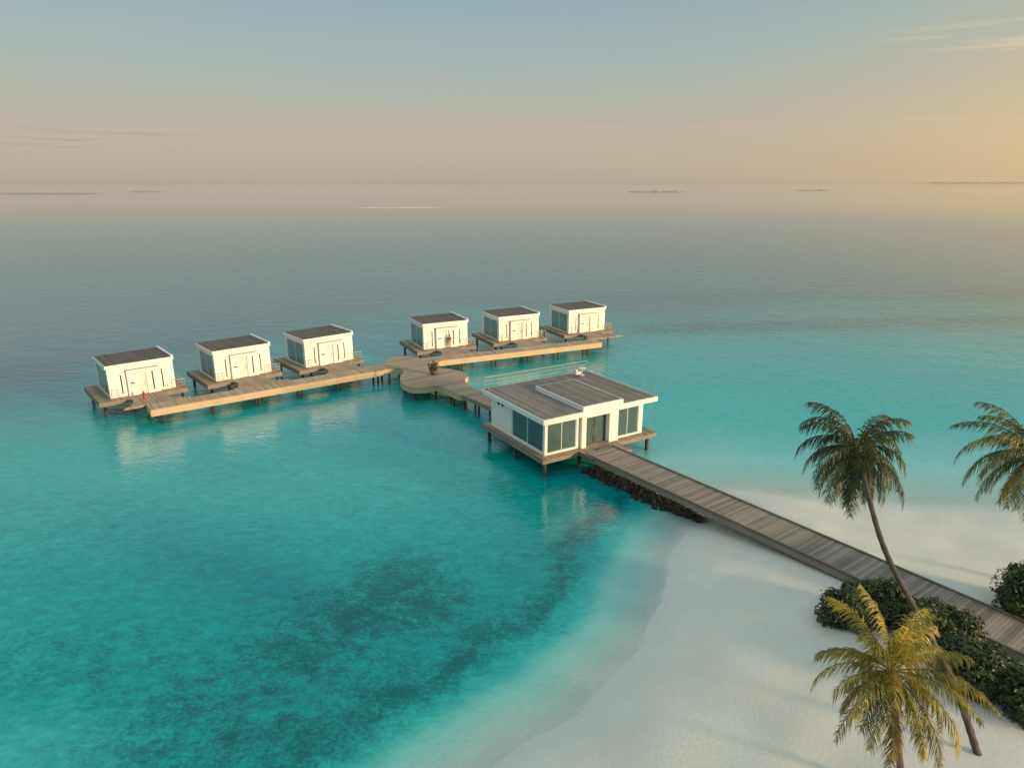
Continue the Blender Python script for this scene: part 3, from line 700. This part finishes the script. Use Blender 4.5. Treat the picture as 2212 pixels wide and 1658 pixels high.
# ------------------------------------------------------------------ shrubs
def shrub(label, px, py, lobes, seed):
    c_ = P(px, py, 1.15); t = thing('beach_shrub', label, 'shrub', c_); rng = random.Random(seed); mb = MB()
    for (x, y, z, rx, ry, rz) in lobes:
        z *= 1.3; rz *= 1.4
        mb.blob((x, y, z), (rx*.8, ry*.8, rz*.8), seed+x, .15, 14, 9)
        nsub = max(6, int(rx*ry*11))
        leaves(mb, (x,y,z), (rx,ry,rz), int(1300*rx*ry), .13, rng)
        for k in range(nsub):
            a = rng.uniform(0, 6.28); q = rng.random()**.5
            s_ = rng.uniform(.3,.62)
            leaves(mb, (x+math.cos(a)*rx*q, y+math.sin(a)*ry*q, z+rz*math.sqrt(max(0,1-q*q))*.85), (s_,s_,s_*.85), 170, .12, rng)
    mb.build('foliage', M['bush'], t)
    for (x, y, z, rx, ry, rz) in lobes:
        sb = MB()
        for k in range(5):
            a = k*1.3; sb.tube([(x,y,-.3),(x+math.cos(a)*rx*.3,y+math.sin(a)*ry*.3,z*.6),(x+math.cos(a)*rx*.7,y+math.sin(a)*ry*.7,z+rz*.3)], [.05,.035,.012], 5)
        sb.build('branches', M['stem'], t, True)
shrub('dark round shrub beside the walkway at the left end of the hedge', 1850, 1340, [(0,0,.5,1.6,1.2,.9),(-1.2,-.1,.3,.9,.8,.55),(1.3,.2,.6,1.1,1.0,.9)], 1)
shrub('dark shrub behind the golden palm against the walkway edge', 1990, 1380, [(0,0,.6,1.5,1.2,1.0),(1.1,-.6,.5,1.0,1.0,.9)], 2)
shrub('wide dark shrub right of the golden palm below the walkway', 2115, 1495, [(0,0,.6,1.4,1.2,1.05),(.9,-.5,.5,1.0,.9,.8),(-.7,.6,.6,1.0,1.0,.95)], 3)
shrub('dark shrub in the lower right corner cut by the frame edge', 2225, 1560, [(0,0,.5,1.1,1.0,.85),(.4,.7,.6,1.0,.9,.9)], 4)
shrub('rounded dark shrub beyond the walkway at the right edge', 2208, 1328, [(0,0,.8,1.5,1.4,1.25),(1.0,.3,.8,1.3,1.2,1.3)], 5)

# ------------------------------------------------------------------ rocks under the walkway
mb = MB(); rng = random.Random(5)
uw = Vector((math.cos(angW), math.sin(angW), 0)); nw = Vector((-math.sin(angW), math.cos(angW), 0))
for k in range(900):
    s = rng.uniform(-.5, 11.0); wid = 1.0 if s < 8 else max(.25, (11.2-s)/3.2)
    l = -.55+rng.gauss(0, .48)*wid; l = max(-1.7, min(1.2, l)); q = W0+uw*s+nw*l
    r_ = rng.uniform(.10, .21); mb.blob((q.x, q.y, rng.uniform(.0,.07)+max(0, s-8.5)*.06), (r_*1.15, r_*rng.uniform(.8,1.2), r_*.7), k, .22, 8, 5)
tag(mb.build('shore_rocks', M['rock'], None), 'dark rubble of wet rocks beneath the near side of the walkway', 'rocks', kind='stuff')

# ------------------------------------------------------------------ light and sky
az = math.radians(120); el = math.radians(10)
sdir = Vector((math.sin(az)*math.cos(el), math.cos(az)*math.cos(el), math.sin(el)))
sl = bpy.data.lights.new('sun', 'SUN'); sl.energy = 5.0; sl.angle = math.radians(7); sl.color = (1, .70, .38)
so = bpy.data.objects.new('sun', sl); COL.objects.link(so); so.rotation_euler = sdir.to_track_quat('Z', 'Y').to_euler(); so.location = (80, -30, 60)
wd = bpy.data.worlds.new('World'); S.world = wd; wd.use_nodes = True; nt = wd.node_tree
bg = nt.nodes['Background']; tc = N(nt, 'ShaderNodeTexCoord').outputs['Generated']
sx = N(nt, 'ShaderNodeSeparateXYZ'); nt.links.new(tc, sx.inputs[0]); z = sx.outputs[2]
ns = tex(nt, mapping(nt, tc, (1.2, 1.2, 26)), 2.2, 5, .55, .4)
zj = math_n(nt, 'ADD', z, math_n(nt, 'MULTIPLY', math_n(nt, 'SUBTRACT', ns, .5), .035))
g = ramp(nt, zj, [(0,(.455,.37,.295)),(.055,(.485,.405,.325)),(.10,(.41,.415,.36)),(.16,(.33,.415,.405)),(.24,(.27,.39,.425)),(.45,(.34,.48,.53)),(1,(.60,.70,.72))])
gd = Vector((math.sin(math.radians(60)), math.cos(math.radians(60)), .10)).normalized()
dt = N(nt, 'ShaderNodeVectorMath', operation='DOT_PRODUCT'); nt.links.new(tc, dt.inputs[0]); dt.inputs[1].default_value = gd
gl = math_n(nt, 'POWER', math_n(nt, 'MAXIMUM', dt.outputs['Value'], 0.0), 8.0)
vf = math_n(nt, 'SUBTRACT', 1.0, math_n(nt, 'MULTIPLY', math_n(nt, 'MULTIPLY', zj, zj), 16.0), True)
gl = math_n(nt, 'MULTIPLY', math_n(nt, 'MULTIPLY', gl, vf), 1.15, True)
c = mixc(nt, gl, g, (.78,.54,.24))
lf = math_n(nt, 'MULTIPLY', math_n(nt, 'MULTIPLY', math_n(nt, 'SUBTRACT', .05, sx.outputs[0]), .9, True), math_n(nt, 'SUBTRACT', 1.0, math_n(nt, 'MULTIPLY', z, 5), True), True)
c = mixc(nt, math_n(nt, 'MULTIPLY', lf, .7), c, (.38,.345,.295))
n2 = tex(nt, mapping(nt, tc, (2, 2, 45)), 3.0, 5, .6)
st = math_n(nt, 'MULTIPLY', math_n(nt, 'SUBTRACT', n2, .50), 6.0, True)
bm = math_n(nt, 'SUBTRACT', 1.0, math_n(nt, 'MULTIPLY', math_n(nt, 'ABSOLUTE', math_n(nt, 'SUBTRACT', z, .047)), 60.0), True)
lm = math_n(nt, 'MULTIPLY', math_n(nt, 'SUBTRACT', -.33, sx.outputs[0]), 6.0, True)
c = mixc(nt, math_n(nt, 'MULTIPLY', math_n(nt, 'MULTIPLY', st, bm), math_n(nt, 'MULTIPLY', lm, .85)), c, (.22,.225,.22))
rmk = math_n(nt, 'MULTIPLY', math_n(nt, 'SUBTRACT', sx.outputs[0], .42), 6.0, True)
bm2 = math_n(nt, 'SUBTRACT', 1.0, math_n(nt, 'MULTIPLY', math_n(nt, 'ABSOLUTE', math_n(nt, 'SUBTRACT', z, .155)), 45.0), True)
c = mixc(nt, math_n(nt, 'MULTIPLY', math_n(nt, 'MULTIPLY', st, bm2), math_n(nt, 'MULTIPLY', rmk, .85)), c, (.84,.68,.41))
mm_ = math_n(nt, 'SUBTRACT', 1.0, math_n(nt, 'MULTIPLY', math_n(nt, 'ABSOLUTE', math_n(nt, 'SUBTRACT', z, .068)), 130.0), True)
c = mixc(nt, math_n(nt, 'MULTIPLY', math_n(nt, 'MULTIPLY', st, mm_), math_n(nt, 'MULTIPLY', math_n(nt, 'ADD', sx.outputs[0], .1), 1.2, True)), c, (.68,.54,.37))
sk = N(nt, 'ShaderNodeTexSky', sky_type='NISHITA'); sk.sun_disc = False; sk.sun_elevation = el; sk.sun_rotation = az
c = mixc(nt, .012, c, sk.outputs[0], 'ADD')
nt.links.new(c, bg.inputs[0]); bg.inputs[1].default_value = 1.0
